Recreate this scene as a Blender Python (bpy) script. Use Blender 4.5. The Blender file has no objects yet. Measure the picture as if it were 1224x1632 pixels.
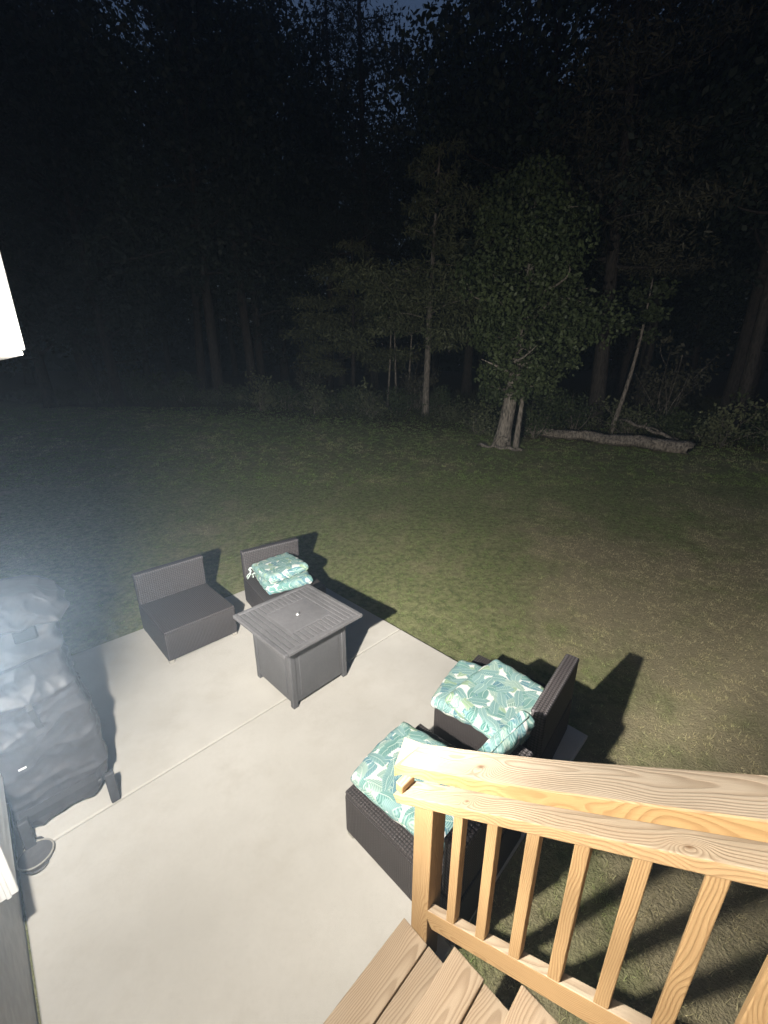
import bpy, bmesh, math, random
import numpy as np
from mathutils import Vector, Matrix, Euler

# ---------------------------------------------------------------- camera, sky, light
S = bpy.context.scene
C = S.collection
R = math.radians
R2 = math.sqrt(2.0)

cam_data = bpy.data.cameras.new('camera')
cam = bpy.data.objects.new('camera', cam_data)
C.objects.link(cam)
cam_data.sensor_fit = 'VERTICAL'
cam_data.sensor_height = 24.0
cam_data.sensor_width = 18.0
cam_data.lens = 660.0 / 1632.0 * 24.0
cam_data.clip_start = 0.02
cam_data.clip_end = 800
cam.location = (0, 0, 2.5)
cam.rotation_euler = (R(90 - 18.575), 0, 0)
S.camera = cam

w = bpy.data.worlds.new('World')
S.world = w
w.use_nodes = True
wn = w.node_tree
bg = wn.nodes['Background']
sky = wn.nodes.new('ShaderNodeTexSky')
sky.sky_type = 'NISHITA'
sky.sun_disc = False
sky.sun_elevation = R(0.0)
sky.sun_rotation = R(180)
tint = wn.nodes.new('ShaderNodeMix'); tint.data_type = 'RGBA'; tint.blend_type = 'MULTIPLY'
tint.inputs[0].default_value = 1.0
wn.links.new(sky.outputs[0], tint.inputs[6])
tint.inputs[7].default_value = (0.85, 1.1, 1.75, 1)
wn.links.new(tint.outputs[2], bg.inputs[0])
bg.inputs[1].default_value = 0.14

sun_d = bpy.data.lights.new('moon', 'SUN')
sun_d.energy = 0.004
sun_d.angle = R(0.5)
sun_d.color = (0.8, 0.88, 1.0)
sun = bpy.data.objects.new('moon', sun_d)
C.objects.link(sun)
sun.rotation_euler = (R(50), 0, R(200))

S.view_settings.view_transform = 'Standard'
S.view_settings.look = 'None'
S.view_settings.exposure = 0.0
S.view_settings.gamma = 1.0
S.view_settings.use_curve_mapping = False
S.cycles.use_denoising = True
S.cycles.max_bounces = 4
S.cycles.diffuse_bounces = 2
S.cycles.volume_bounces = 0
S.cycles.transparent_max_bounces = 8
S.cycles.sample_clamp_indirect = 4

LAMP_AB = (-1.05, -0.245, 2.03)       # wall flood light, on the house wall
LAMP_W = 12.566                        # 1 unit of intensity, shaped by the curve below
# made-up beam curve, shaped for the brightness wanted: (degrees above the horizontal, intensity)
LAMP_CURVE = [(-90, 11.5), (-73, 13.5), (-60, 23.5), (-45, 45), (-35, 90), (-30, 150), (-20, 152), (-15, 150), (-11, 190), (-6, 230), (0, 245), (5, 230), (14, 150), (24, 60), (36, 22), (50, 12), (90, 6)]
# ... and by bearing, shaped to dim rail and grill; degrees round from the wall: 90 is straight out
LAMP_BEARING = [(-180, 0.5), (-60, 0.5), (0, 0.7), (30, 0.5), (42, 0.14), (56, 0.15), (66, 0.29), (72, 0.55), (76, 0.95), (80, 0.78), (98, 0.74), (115, 1.0), (140, 1.0), (152, 0.8), (161, 0.5), (167, 0.10), (173, 0.045), (180, 0.045)]
HAZE_DENSITY, HAZE_G = 0.0050, 0.70

# ---------------------------------------------------------------- helpers
def P(a, b, z=0.0):
    """patio frame: a along the house wall, b away from it"""
    return Vector(((a + b) / R2, (b - a) / R2, z))

def zg(x, y):
    x = np.asarray(x, float); y = np.asarray(y, float)
    t = y - 5.5
    rise = 0.079 * (np.log1p(np.exp(-np.abs(t) / 0.8)) * 0.8 + np.maximum(t, 0))
    rise = np.where(rise > 2.6, 2.6 + 0.15 * (rise - 2.6), rise)
    bumps = 0.012 * np.sin(x * 1.3 + 0.4 * y) * np.sin(y * 1.1 - 0.3 * x) + 0.03 * np.sin(0.35 * x + 1) * np.sin(0.3 * y)
    far = np.clip((y - 3.6) / 3, 0, 1)
    return -0.035 + rise + bumps * far

class NT:
    def __init__(s, name):
        s.m = bpy.data.materials.new(name)
        s.m.use_nodes = True
        s.t = s.m.node_tree
        s.t.nodes.clear()
        s.out = s.t.nodes.new('ShaderNodeOutputMaterial')
    def n(s, typ, ins=None, **props):
        nd = s.t.nodes.new('ShaderNode' + typ)
        for k, v in props.items():
            setattr(nd, k, v)
        for k, v in (ins or {}).items():
            sock = nd.inputs[k]
            if isinstance(v, bpy.types.NodeSocket):
                s.t.links.new(v, sock)
            else:
                sock.default_value = v
        return nd
    def m2(s, op, a, b=0.0, c=None, clamp=False):
        nd = s.t.nodes.new('ShaderNodeMath')
        nd.operation = op
        nd.use_clamp = clamp
        for i, v in enumerate((a, b, c)):
            if v is None: continue
            if isinstance(v, bpy.types.NodeSocket): s.t.links.new(v, nd.inputs[i])
            else: nd.inputs[i].default_value = v
        return nd.outputs[0]
    def vm(s, op, a, b=None):
        nd = s.t.nodes.new('ShaderNodeVectorMath')
        nd.operation = op
        for i, v in enumerate((a, b)):
            if v is None: continue
            if isinstance(v, bpy.types.NodeSocket): s.t.links.new(v, nd.inputs[i])
            else: nd.inputs[i].default_value = v
        return nd.outputs[0]
    def mix(s, fac, a, b, blend='MIX'):
        nd = s.t.nodes.new('ShaderNodeMix')
        nd.data_type = 'RGBA'
        nd.blend_type = blend
        for sock, v in ((nd.inputs[0], fac), (nd.inputs[6], a), (nd.inputs[7], b)):
            if isinstance(v, bpy.types.NodeSocket): s.t.links.new(v, sock)
            else: sock.default_value = v if not isinstance(v, tuple) or len(v) == 4 else (*v, 1)
        return nd.outputs[2]
    def ramp(s, fac, lo, hi):
        nd = s.n('MapRange', {'Value': fac, 'From Min': lo, 'From Max': hi}, interpolation_type='SMOOTHSTEP')
        return nd.outputs[0]
    def noise(s, vec, scale, detail=3, rough=0.5):
        return s.n('TexNoise', {'Vector': vec, 'Scale': scale, 'Detail': detail, 'Roughness': rough}).outputs[0]
    def bump(s, h, strength=0.5, dist=0.01):
        return s.n('Bump', {'Height': h, 'Strength': strength, 'Distance': dist}).outputs[0]
    def bsdf(s, color, rough=0.6, normal=None, metallic=0.0, spec=0.5):
        ins = {'Base Color': color if isinstance(color, bpy.types.NodeSocket) or len(color) == 4 else (*color, 1),
               'Roughness': rough, 'Metallic': metallic, 'Specular IOR Level': spec}
        if normal is not None: ins['Normal'] = normal
        b = s.n('BsdfPrincipled', ins)
        s.t.links.new(b.outputs[0], s.out.inputs[0])
        return b
    def obj_co(s): return s.n('TexCoord').outputs['Object']
    def uv(s): return s.n('TexCoord').outputs['UV']
    def rnd(s): return s.n('ObjectInfo').outputs['Random']
    def sep(s, v): 
        o = s.n('SeparateXYZ', {0: v}).outputs
        return o[0], o[1], o[2]

def mat_plain(name, col, rough=0.6, var=0.25, scale=25, bump=0.2, metallic=0.0, spec=0.5):
    N = NT(name)
    co = N.vm('ADD', N.obj_co(), N.n('CombineXYZ', {0: N.m2('MULTIPLY', N.rnd(), 40.0)}).outputs[0])
    n1 = N.noise(co, scale, 4, 0.6)
    n2 = N.noise(co, scale * 0.12, 3)
    f = N.m2('ADD', N.m2('MULTIPLY', n1, 0.5), N.m2('MULTIPLY', n2, 0.5))
    c = N.mix(N.ramp(f, 0.3, 0.7), tuple(x * (1 - var) for x in col), tuple(min(1, x * (1 + var)) for x in col))
    N.bsdf(c, rough, N.bump(n1, bump, 0.003), metallic, spec)
    return N.m

def mat_wood(name, light, dark, pale, top_light=0.75, knots=()):
    N = NT(name)
    co = N.obj_co()
    rnd = N.rnd()
    off = N.n('CombineXYZ', {0: N.m2('MULTIPLY', rnd, 37.0), 1: N.m2('MULTIPLY', rnd, 11.0), 2: 0.0}).outputs[0]
    co2 = N.vm('ADD', co, off)
    x, y, z = N.sep(co)
    warp = N.noise(N.vm('MULTIPLY', co2, (1.6, 3.0, 3.0)), 1.3, 2)
    warp2 = N.noise(N.vm('MULTIPLY', co2, (6.0, 20.0, 20.0)), 1.0, 2)
    py = N.m2('ADD', N.m2('ADD', y, N.m2('MULTIPLY', N.m2('SUBTRACT', rnd, 0.5), 0.10)), N.m2('MULTIPLY', N.m2('SUBTRACT', warp, 0.5), 0.11))
    pz = N.m2('ADD', N.m2('ADD', z, 0.05), N.m2('MULTIPLY', x, 0.035))
    rad = N.m2('SQRT', N.m2('ADD', N.m2('MULTIPLY', py, py), N.m2('MULTIPLY', pz, pz)))
    rad = N.m2('ADD', rad, N.m2('MULTIPLY', warp2, 0.004))
    kdark = None
    for (kx, ky, ks) in knots:
        dx = N.m2('MULTIPLY', N.m2('SUBTRACT', x, kx), 0.55)
        dy = N.m2('SUBTRACT', y, ky)
        d2 = N.m2('ADD', N.m2('MULTIPLY', dx, dx), N.m2('MULTIPLY', dy, dy))
        g = N.m2('EXPONENT', N.m2('MULTIPLY', d2, -1.0 / (ks * ks)))
        rad = N.m2('ADD', rad, N.m2('MULTIPLY', g, ks * 1.5))
        k = N.m2('EXPONENT', N.m2('MULTIPLY', d2, -14.0 / (ks * ks)))
        kdark = k if kdark is None else N.m2('MAXIMUM', kdark, k)
    fr = N.m2('FRACT', N.m2('MULTIPLY', rad, 185.0))
    ring = N.m2('MULTIPLY', N.ramp(fr, 0.25, 0.82), N.m2('SUBTRACT', 1.0, N.ramp(fr, 0.86, 1.0)))
    fib = N.noise(N.vm('MULTIPLY', co2, (5.0, 160.0, 160.0)), 1.0, 3, 0.7)
    blot = N.noise(N.vm('MULTIPLY', co2, (2.0, 9.0, 9.0)), 1.0, 3)
    col = N.mix(N.m2('MULTIPLY', ring, N.m2('ADD', 0.2, N.m2('MULTIPLY', blot, 0.6))), light, dark)
    col = N.mix(N.m2('MULTIPLY', N.ramp(fib, 0.45, 0.75), 0.3), col, dark)
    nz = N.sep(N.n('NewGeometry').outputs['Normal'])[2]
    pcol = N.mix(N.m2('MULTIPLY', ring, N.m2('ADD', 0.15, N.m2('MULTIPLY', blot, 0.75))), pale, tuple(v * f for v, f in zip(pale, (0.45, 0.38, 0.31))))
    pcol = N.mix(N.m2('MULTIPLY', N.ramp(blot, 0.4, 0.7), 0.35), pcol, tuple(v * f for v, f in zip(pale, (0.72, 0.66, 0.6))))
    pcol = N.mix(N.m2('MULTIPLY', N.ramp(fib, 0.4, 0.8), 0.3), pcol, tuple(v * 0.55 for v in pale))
    col = N.mix(N.m2('MULTIPLY', N.ramp(nz, 0.55, 0.8), top_light), col, pcol)  # lamp light on upward faces painted in as a paler colour
    if kdark is not None:
        col = N.mix(N.m2('MULTIPLY', kdark, 0.9, clamp=True), col, (0.12, 0.065, 0.03))
    h = N.m2('ADD', N.m2('MULTIPLY', ring, -0.6), N.m2('MULTIPLY', fib, 0.5))
    N.bsdf(col, 0.72, N.bump(h, 0.35, 0.003), 0, 0.25)
    return N.m

def mat_wicker(name, col, s=0.014, lo=0.45, hi=1.15, bs=0.6):
    N = NT(name)
    u, v, _ = N.sep(N.vm('SCALE', N.uv()) if False else N.uv())
    u = N.m2('DIVIDE', u, s); v = N.m2('DIVIDE', v, s)
    fu, fv = N.m2('FLOOR', u), N.m2('FLOOR', v)
    ch = N.m2('MODULO', N.m2('ADD', fu, fv), 2.0)
    ch = N.m2('ABSOLUTE', ch)
    su = N.m2('ABSOLUTE', N.m2('SINE', N.m2('MULTIPLY', u, math.pi)))
    sv = N.m2('ABSOLUTE', N.m2('SINE', N.m2('MULTIPLY', v, math.pi)))
    a = N.m2('MULTIPLY', N.m2('POWER', su, 0.5), N.m2('ADD', 0.35, N.m2('MULTIPLY', sv, 0.65)))
    b = N.m2('MULTIPLY', N.m2('POWER', sv, 0.5), N.m2('ADD', 0.35, N.m2('MULTIPLY', su, 0.65)))
    h = N.m2('ADD', N.m2('MULTIPLY', ch, a), N.m2('MULTIPLY', N.m2('SUBTRACT', 1.0, ch), b))
    n = N.noise(N.obj_co(), 30, 3)
    c = N.mix(N.ramp(h, 0.15, 0.9), tuple(x * lo for x in col), tuple(x * hi for x in col))
    c = N.mix(N.m2('MULTIPLY', n, 0.35), c, tuple(x * 0.6 for x in col))
    N.bsdf(c, 0.55, N.bump(h, bs, 0.005), 0, 0.3)
    return N.m

def mat_leafprint(name):
    N = NT(name)
    co = N.obj_co()
    x, y, z = N.sep(co)
    base = N.n('CombineXYZ', {0: x, 1: N.m2('ADD', y, N.m2('MULTIPLY', z, 0.8)), 2: 0.0}).outputs[0]
    rnd = N.rnd()
    wob = N.n('TexNoise', {'Vector': base, 'Scale': 9.0, 'Detail': 1.0}).outputs[1]
    base = N.vm('ADD', base, N.vm('MULTIPLY', N.vm('SUBTRACT', wob, (0.5, 0.5, 0.5)), (0.035, 0.035, 0.0)))
    col = (0.60, 0.61, 0.575, 1)
    cn = N.mix(0.0, col, col)
    pal = [((0.022, 0.105, 0.13), (0.22, 0.36, 0.37)), ((0.07, 0.17, 0.10), (0.36, 0.46, 0.32)),
           ((0.018, 0.085, 0.12), (0.17, 0.30, 0.33)), ((0.08, 0.18, 0.16), (0.38, 0.48, 0.42)), ((0.02, 0.115, 0.11), (0.22, 0.36, 0.33)), ((0.04, 0.145, 0.15), (0.29, 0.42, 0.40))]
    for i, (dk, lt) in enumerate(pal):
        off = N.n('CombineXYZ', {0: N.m2('ADD', N.m2('MULTIPLY', rnd, 7.0), i * 1.37), 1: i * 2.71, 2: 0.0}).outputs[0]
        p = N.vm('ADD', base, off)
        vo = N.n('TexVoronoi', {'Vector': p, 'Scale': 6.9 + 0.5 * i, 'Randomness': 0.9}, voronoi_dimensions='2D')
        d = N.vm('SUBTRACT', p, vo.outputs['Position'])
        cr, cg, cb = N.sep(vo.outputs['Color'])
        ang = N.m2('MULTIPLY', cr, 6.283)
        ca, sa = N.m2('COSINE', ang), N.m2('SINE', ang)
        dx, dy, _ = N.sep(d)
        u = N.m2('ADD', N.m2('MULTIPLY', dx, ca), N.m2('MULTIPLY', dy, sa))
        v = N.m2('SUBTRACT', N.m2('MULTIPLY', dy, ca), N.m2('MULTIPLY', dx, sa))
        v = N.m2('ADD', v, N.m2('MULTIPLY', N.m2('MULTIPLY', u, u), N.m2('MULTIPLY', N.m2('SUBTRACT', cg, 0.5), 5.0)))
        L, W = 0.100, 0.033
        un_ = N.m2('DIVIDE', u, L)
        width = N.m2('MULTIPLY', N.m2('SUBTRACT', 1.0, N.m2('MULTIPLY', un_, un_)), W)
        av = N.m2('ABSOLUTE', v)
        # feathered lobes: the margin wobbles with the vein pattern
        ph = N.m2('ADD', N.m2('MULTIPLY', u, 500.0), N.m2('MULTIPLY', av, -540.0))
        vein = N.m2('SINE', ph)
        width = N.m2('MULTIPLY', width, N.m2('ADD', 0.9, N.m2('MULTIPLY', vein, 0.10)))
        mask = N.ramp(N.m2('SUBTRACT', width, av), -0.001, 0.002)
        tone = N.m2('ADD', N.m2('MULTIPLY', N.m2('ADD', vein, 1.0), 0.40), N.m2('MULTIPLY', N.m2('DIVIDE', av, W), 0.25), clamp=True)
        mid = N.m2('SUBTRACT', 1.0, N.ramp(av, 0.0008, 0.003))
        lc = N.mix(tone, dk, lt)
        lc = N.mix(N.m2('MULTIPLY', cb, 0.45), lc, lt)
        lc = N.mix(N.m2('MULTIPLY', mid, 0.7), lc, (0.46, 0.55, 0.47))
        keep = N.m2('LESS_THAN', cb, 0.72)
        cn = N.mix(N.m2('MULTIPLY', mask, keep), cn, lc)
    fab = N.noise(co, 400, 2)
    N.bsdf(cn, 0.85, N.bump(fab, 0.15, 0.001), 0, 0.2)
    return N.m

def mat_concrete(name):
    N = NT(name)
    geo = N.n('NewGeometry').outputs['Position']
    n1 = N.noise(geo, 1.1, 5, 0.6); n2 = N.noise(geo, 45, 4, 0.7); n3 = N.noise(N.vm('ADD', geo, (9, 3, 1)), 4.5, 4, 0.65)
    c = N.mix(N.ramp(n1, 0.3, 0.7), (0.50, 0.475, 0.425), (0.575, 0.55, 0.50))
    c = N.mix(N.m2('MULTIPLY', N.ramp(n3, 0.45, 0.75), 0.45), c, (0.46, 0.43, 0.375))
    c = N.mix(N.m2('MULTIPLY', N.ramp(n2, 0.45, 0.8), 0.18), c, (0.40, 0.38, 0.34))
    vo = N.n('TexVoronoi', {'Vector': N.vm('MULTIPLY', geo, (1, 1, 0)), 'Scale': 2.1}).outputs[0]
    speck = N.m2('SUBTRACT', 1.0, N.ramp(vo, 0.012, 0.03))
    c = N.mix(N.m2('MULTIPLY', speck, 0.8), c, (0.16, 0.12, 0.08))
    vs = N.n('TexVoronoi', {'Vector': N.vm('MULTIPLY', N.vm('ADD', geo, N.vm('MULTIPLY', N.n('TexNoise', {'Vector': geo, 'Scale': 6.0}).outputs[1], (.2, .2, 0))), (1, 1, 0)), 'Scale': 0.8}).outputs[0]
    stain = N.m2('SUBTRACT', 1.0, N.ramp(vs, 0.03, 0.11))
    c = N.mix(N.m2('MULTIPLY', stain, 0.34), c, (0.33, 0.25, 0.16))
    N.bsdf(c, 0.8, N.bump(N.m2('ADD', n2, N.m2('MULTIPLY', n3, 1.5)), 0.12, 0.004), 0, 0.3)
    return N.m

def mat_ground(name):
    N = NT(name)
    geo = N.n('NewGeometry').outputs['Position']
    x, y, z = N.sep(geo)
    n1 = N.noise(geo, 0.55, 4, 0.6); n2 = N.noise(geo, 14, 5, 0.7); n3 = N.noise(geo, 60, 3, 0.7); n4 = N.noise(geo, 2.3, 4, 0.6)
    g = N.mix(N.ramp(n2, 0.3, 0.7), (0.12, 0.135, 0.058), (0.28, 0.28, 0.14))
    wx, wy, _wz = N.sep(geo)
    bias = N.m2('MULTIPLY', N.ramp(N.m2('SUBTRACT', wx, N.m2('MULTIPLY', wy, 0.4)), -0.9, 1.3), N.m2('SUBTRACT', 1.0, N.ramp(wy, 4.5, 8.5)))
    dry = N.ramp(N.m2('ADD', N.m2('ADD', N.m2('MULTIPLY', n1, 0.6), N.m2('MULTIPLY', n4, 0.5)), N.m2('MULTIPLY', bias, 0.22)), 0.52, 0.80)
    g = N.mix(N.m2('MULTIPLY', dry, 0.75), g, N.mix(n3, (0.20, 0.165, 0.10), (0.44, 0.37, 0.25)))
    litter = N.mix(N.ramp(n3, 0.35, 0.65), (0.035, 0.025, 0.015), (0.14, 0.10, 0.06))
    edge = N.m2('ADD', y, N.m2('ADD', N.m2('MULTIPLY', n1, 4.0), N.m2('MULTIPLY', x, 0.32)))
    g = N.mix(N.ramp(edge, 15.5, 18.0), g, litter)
    N.bsdf(g, 0.9, N.bump(N.m2('ADD', n2, n3), 0.8, 0.03), 0, 0.15)
    return N.m

def mat_blades(name, greens, straw):
    N = NT(name)
    geo = N.n('NewGeometry')
    pos = geo.outputs['Position']
    n1 = N.noise(pos, 0.55, 4, 0.6); n4 = N.noise(pos, 2.3, 4, 0.6); n3 = N.noise(pos, 90, 2)
    wx, wy, _wz = N.sep(pos)
    bias = N.m2('MULTIPLY', N.ramp(N.m2('SUBTRACT', wx, N.m2('MULTIPLY', wy, 0.4)), -0.9, 1.3), N.m2('SUBTRACT', 1.0, N.ramp(wy, 4.5, 8.5)))
    dry = N.ramp(N.m2('ADD', N.m2('ADD', N.m2('MULTIPLY', n1, 0.6), N.m2('MULTIPLY', n4, 0.5)), N.m2('MULTIPLY', bias, 0.22)), 0.52, 0.80)
    c = N.mix(N.ramp(n3, 0.3, 0.7), greens[0], greens[1])
    n5 = N.noise(pos, 26, 3, 0.7)
    c = N.mix(N.m2('MULTIPLY', N.m2('ADD', N.m2('MULTIPLY', dry, 0.8), N.m2('MULTIPLY', N.ramp(n3, 0.58, 0.78), 0.22)), 1.0, clamp=True), c, straw)
    c = N.mix(1.0, c, N.mix(N.ramp(n5, 0.32, 0.68), (0.45, 0.45, 0.42), (1.25, 1.25, 1.2)), 'MULTIPLY')
    d = N.n('BsdfDiffuse', {'Color': c})
    t = N.n('BsdfTranslucent', {'Color': c})
    ms = N.n('MixShader', {0: 0.35, 1: d.outputs[0], 2: t.outputs[0]})
    N.t.links.new(ms.outputs[0], N.out.inputs[0])
    return N.m

def mat_leaves(name, dark, light):
    N = NT(name)
    pos = N.n('NewGeometry').outputs['Position']
    n3 = N.noise(pos, 7.0, 3); n1 = N.noise(pos, 0.9, 2)
    rnd = N.rnd()
    f = N.m2('ADD', N.m2('MULTIPLY', n3, 0.6), N.m2('MULTIPLY', n1, 0.5))
    c = N.mix(N.ramp(f, 0.35, 0.75), dark, light)
    c = N.mix(N.m2('MULTIPLY', rnd, 0.3), c, dark)
    d = N.n('BsdfPrincipled', {'Base Color': c, 'Roughness': 0.55, 'Specular IOR Level': 0.3})
    t = N.n('BsdfTranslucent', {'Color': c})
    ms = N.n('MixShader', {0: 0.3, 1: d.outputs[0], 2: t.outputs[0]})
    N.t.links.new(ms.outputs[0], N.out.inputs[0])
    return N.m

def mat_bark(name, c1, c2):
    N = NT(name)
    co = N.obj_co()
    n = N.noise(N.vm('MULTIPLY', co, (9, 9, 2.0)), 2.5, 5, 0.7)
    v = N.n('TexVoronoi', {'Vector': N.vm('MULTIPLY', co, (14, 14, 4)), 'Scale': 1.6}).outputs[0]
    f = N.m2('ADD', N.m2('MULTIPLY', n, 0.6), N.m2('MULTIPLY', v, 0.5))
    N.bsdf(N.mix(N.ramp(f, 0.3, 0.75), c1, c2), 0.9, N.bump(f, 0.9, 0.04), 0, 0.15)
    return N.m

M = dict(
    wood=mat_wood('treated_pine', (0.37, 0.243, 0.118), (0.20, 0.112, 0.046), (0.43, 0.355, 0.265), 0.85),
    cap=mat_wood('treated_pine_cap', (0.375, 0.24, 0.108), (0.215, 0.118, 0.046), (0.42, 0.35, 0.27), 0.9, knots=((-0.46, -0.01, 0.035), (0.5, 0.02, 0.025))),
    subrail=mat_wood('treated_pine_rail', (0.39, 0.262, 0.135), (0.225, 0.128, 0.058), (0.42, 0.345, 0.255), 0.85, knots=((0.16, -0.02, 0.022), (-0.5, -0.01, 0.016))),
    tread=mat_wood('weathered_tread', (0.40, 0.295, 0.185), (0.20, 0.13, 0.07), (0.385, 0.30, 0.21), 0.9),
    wicker=mat_wicker('dark_wicker', (0.052, 0.045, 0.044), 0.0125, 0.3, 1.4, 0.8),
    wicker_big=mat_wicker('dark_wicker_band', (0.054, 0.047, 0.046), 0.0165, 0.35, 1.3, 0.8),
    backweave=mat_wicker('dark_wicker_back', (0.058, 0.051, 0.051), 0.019, 0.25, 1.6, 0.9),
    band=mat_wicker('dark_wicker_edge', (0.075, 0.068, 0.070), 0.021, 0.2, 1.7, 1.0),
    foot=mat_plain('grey_plastic_foot', (0.35, 0.33, 0.29), 0.6, 0.1),
    print=mat_leafprint('leaf_print_fabric'),
    tie=mat_plain('pale_tie_cord', (0.55, 0.66, 0.60), 0.8, 0.2),
    metal=mat_plain('charcoal_painted_metal', (0.085, 0.085, 0.089), 0.5, 0.12, 60, 0.15),
    metal_top=mat_plain('charcoal_table_slat', (0.098, 0.096, 0.099), 0.48, 0.18, 30, 0.25),
    steel=mat_plain('worn_steel', (0.45, 0.45, 0.44), 0.35, 0.15, 30, 0.1, 0.8),
    cover=mat_plain('black_polyester_cover', (0.052, 0.052, 0.058), 0.5, 0.25, 12, 0.35),
    cover_dark=mat_plain('black_webbing', (0.040, 0.040, 0.044), 0.7, 0.2),
    black=mat_plain('black_gap', (0.008, 0.008, 0.009), 0.8, 0.2),
    white=mat_plain('white_vinyl', (0.80, 0.80, 0.78), 0.5, 0.03, 8, 0.05),
    tag=mat_plain('white_tag', (0.8, 0.8, 0.8), 0.6, 0.03),
    found=mat_plain('grey_foundation', (0.36, 0.35, 0.33), 0.85, 0.15, 18, 0.5),
    concrete=mat_concrete('pale_concrete'),
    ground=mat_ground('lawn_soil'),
    blades=mat_blades('grass_blades', ((0.17, 0.25, 0.075), (0.36, 0.47, 0.18)), (0.70, 0.59, 0.39)),
    weeds=mat_blades('dry_weeds', ((0.06, 0.075, 0.03), (0.12, 0.12, 0.06)), (0.2, 0.16, 0.1)),
    leaf_a=mat_leaves('broad_leaves', (0.038, 0.056, 0.022), (0.10, 0.128, 0.053)),
    leaf_b=mat_leaves('pine_needles', (0.075, 0.09, 0.045), (0.19, 0.205, 0.105)),
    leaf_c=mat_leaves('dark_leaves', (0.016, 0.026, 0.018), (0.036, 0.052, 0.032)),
    leaf_d=mat_leaves('dry_leaves', (0.045, 0.045, 0.028), (0.10, 0.095, 0.055)),
    bark=mat_bark('grey_bark', (0.075, 0.066, 0.053), (0.27, 0.24, 0.2)),
    bark_log=mat_bark('rotten_bark', (0.075, 0.064, 0.052), (0.29, 0.255, 0.21)),
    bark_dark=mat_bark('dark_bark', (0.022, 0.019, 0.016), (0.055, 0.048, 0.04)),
    lampmetal=mat_plain('bronze_lamp', (0.05, 0.045, 0.04), 0.4, 0.1, 40, 0.1, 0.6),
)
mg = NT('lit_lens'); e_ = mg.n('Emission', {'Color': (1, 0.95, 0.86, 1), 'Strength': 20.0}); mg.t.links.new(e_.outputs[0], mg.out.inputs[0]); M['lens'] = mg.m

def link(name, mesh, mat=None, parent=None, loc=(0, 0, 0), rot=(0, 0, 0)):
    o = bpy.data.objects.new(name, mesh)
    C.objects.link(o)
    if mat is not None and mesh is not None and not mesh.materials:
        mesh.materials.append(mat)
    o.location = loc
    o.rotation_euler = rot
    if parent is not None: o.parent = parent
    return o

def tag(o, label=None, cat=None, group=None, kind=None):
    if label: o['label'] = label
    if cat: o['category'] = cat
    if group: o['group'] = group
    if kind: o['kind'] = kind
    return o

def thing(name, label, cat, loc=(0, 0, 0), rz=0.0, group=None):
    o = bpy.data.objects.new(name, None)
    C.objects.link(o)
    o.empty_display_size = 0.1
    o.location = loc
    o.rotation_euler = (0, 0, rz)
    return tag(o, label, cat, group)

def copy_tree(o, parent=None):
    c = o.copy()
    C.objects.link(c)
    if parent is not None: c.parent = parent
    for ch in list(o.children): copy_tree(ch, c)
    return c

_box = {}
def box_mesh(sx, sy, sz, bev=0.0, mat=None, seg=1):
    key = (round(sx, 4), round(sy, 4), round(sz, 4), bev, mat.name if mat else '', seg)
    if key in _box: return _box[key]
    bm = bmesh.new()
    bmesh.ops.create_cube(bm, size=1.0)
    for v in bm.verts: v.co = Vector((v.co.x * sx, v.co.y * sy, v.co.z * sz))
    if bev: bmesh.ops.bevel(bm, geom=list(bm.edges), offset=bev, segments=seg, affect='EDGES', profile=0.5)
    uvl = bm.loops.layers.uv.new('UVMap')
    for f in bm.faces:
        n = f.normal
        for l in f.loops:
            c = l.vert.co
            if abs(n.z) > 0.6: l[uvl].uv = (c.x, c.y)
            elif abs(n.x) > abs(n.y): l[uvl].uv = (c.y, c.z)
            else: l[uvl].uv = (c.x, c.z)
    me = bpy.data.meshes.new('piece')
    bm.to_mesh(me)
    bm.free()
    if mat: me.materials.append(mat)
    _box[key] = me
    return me

def box(name, size, loc, mat, parent=None, bev=0.0, rot=(0, 0, 0), seg=1):
    return link(name, box_mesh(*size, bev, mat, seg), None, parent, loc, rot)

def mesh_from(name, verts, faces, mat=None, smooth=False):
    me = bpy.data.meshes.new(name)
    me.from_pydata([tuple(v) for v in verts], [], faces)
    if smooth:
        me.polygons.foreach_set('use_smooth', [True] * len(me.polygons))
    me.update()
    if mat: me.materials.append(mat)
    return me

def soup(name, V, k, mat):
    """numpy polygon soup: V is (n*k,3), every k verts one face"""
    n = len(V) // k
    me = bpy.data.meshes.new(name)
    me.vertices.add(n * k)
    me.vertices.foreach_set('co', np.ascontiguousarray(V, dtype=np.float32).ravel())
    me.loops.add(n * k)
    me.loops.foreach_set('vertex_index', np.arange(n * k, dtype=np.int32))
    me.polygons.add(n)
    me.polygons.foreach_set('loop_start', np.arange(0, n * k, k, dtype=np.int32))
    me.update(calc_edges=True)
    me.materials.append(mat)
    return me

def tube(pts, rads, seg=10, cap=True, jitter=0.0, rng=None):
    V, F = [], []
    pts = [Vector(p) for p in pts]
    up = None
    for i, p in enumerate(pts):
        d = (pts[min(i + 1, len(pts) - 1)] - pts[max(i - 1, 0)]).normalized()
        if up is None:
            up = d.orthogonal().normalized()
        s = d.cross(up).normalized()
        up = s.cross(d).normalized()
        for k in range(seg):
            t = 2 * math.pi * k / seg
            r = rads[i] * (1 + (rng.uniform(-jitter, jitter) if rng else 0))
            V.append(p + (up * math.cos(t) + s * math.sin(t)) * r)
    for i in range(len(pts) - 1):
        for k in range(seg):
            a = i * seg + k; b = i * seg + (k + 1) % seg
            F.append((a, b, b + seg, a + seg))
    if cap:
        F.append(tuple(range(seg))[::-1])
        F.append(tuple(range((len(pts) - 1) * seg, len(pts) * seg)))
    return V, F

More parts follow.
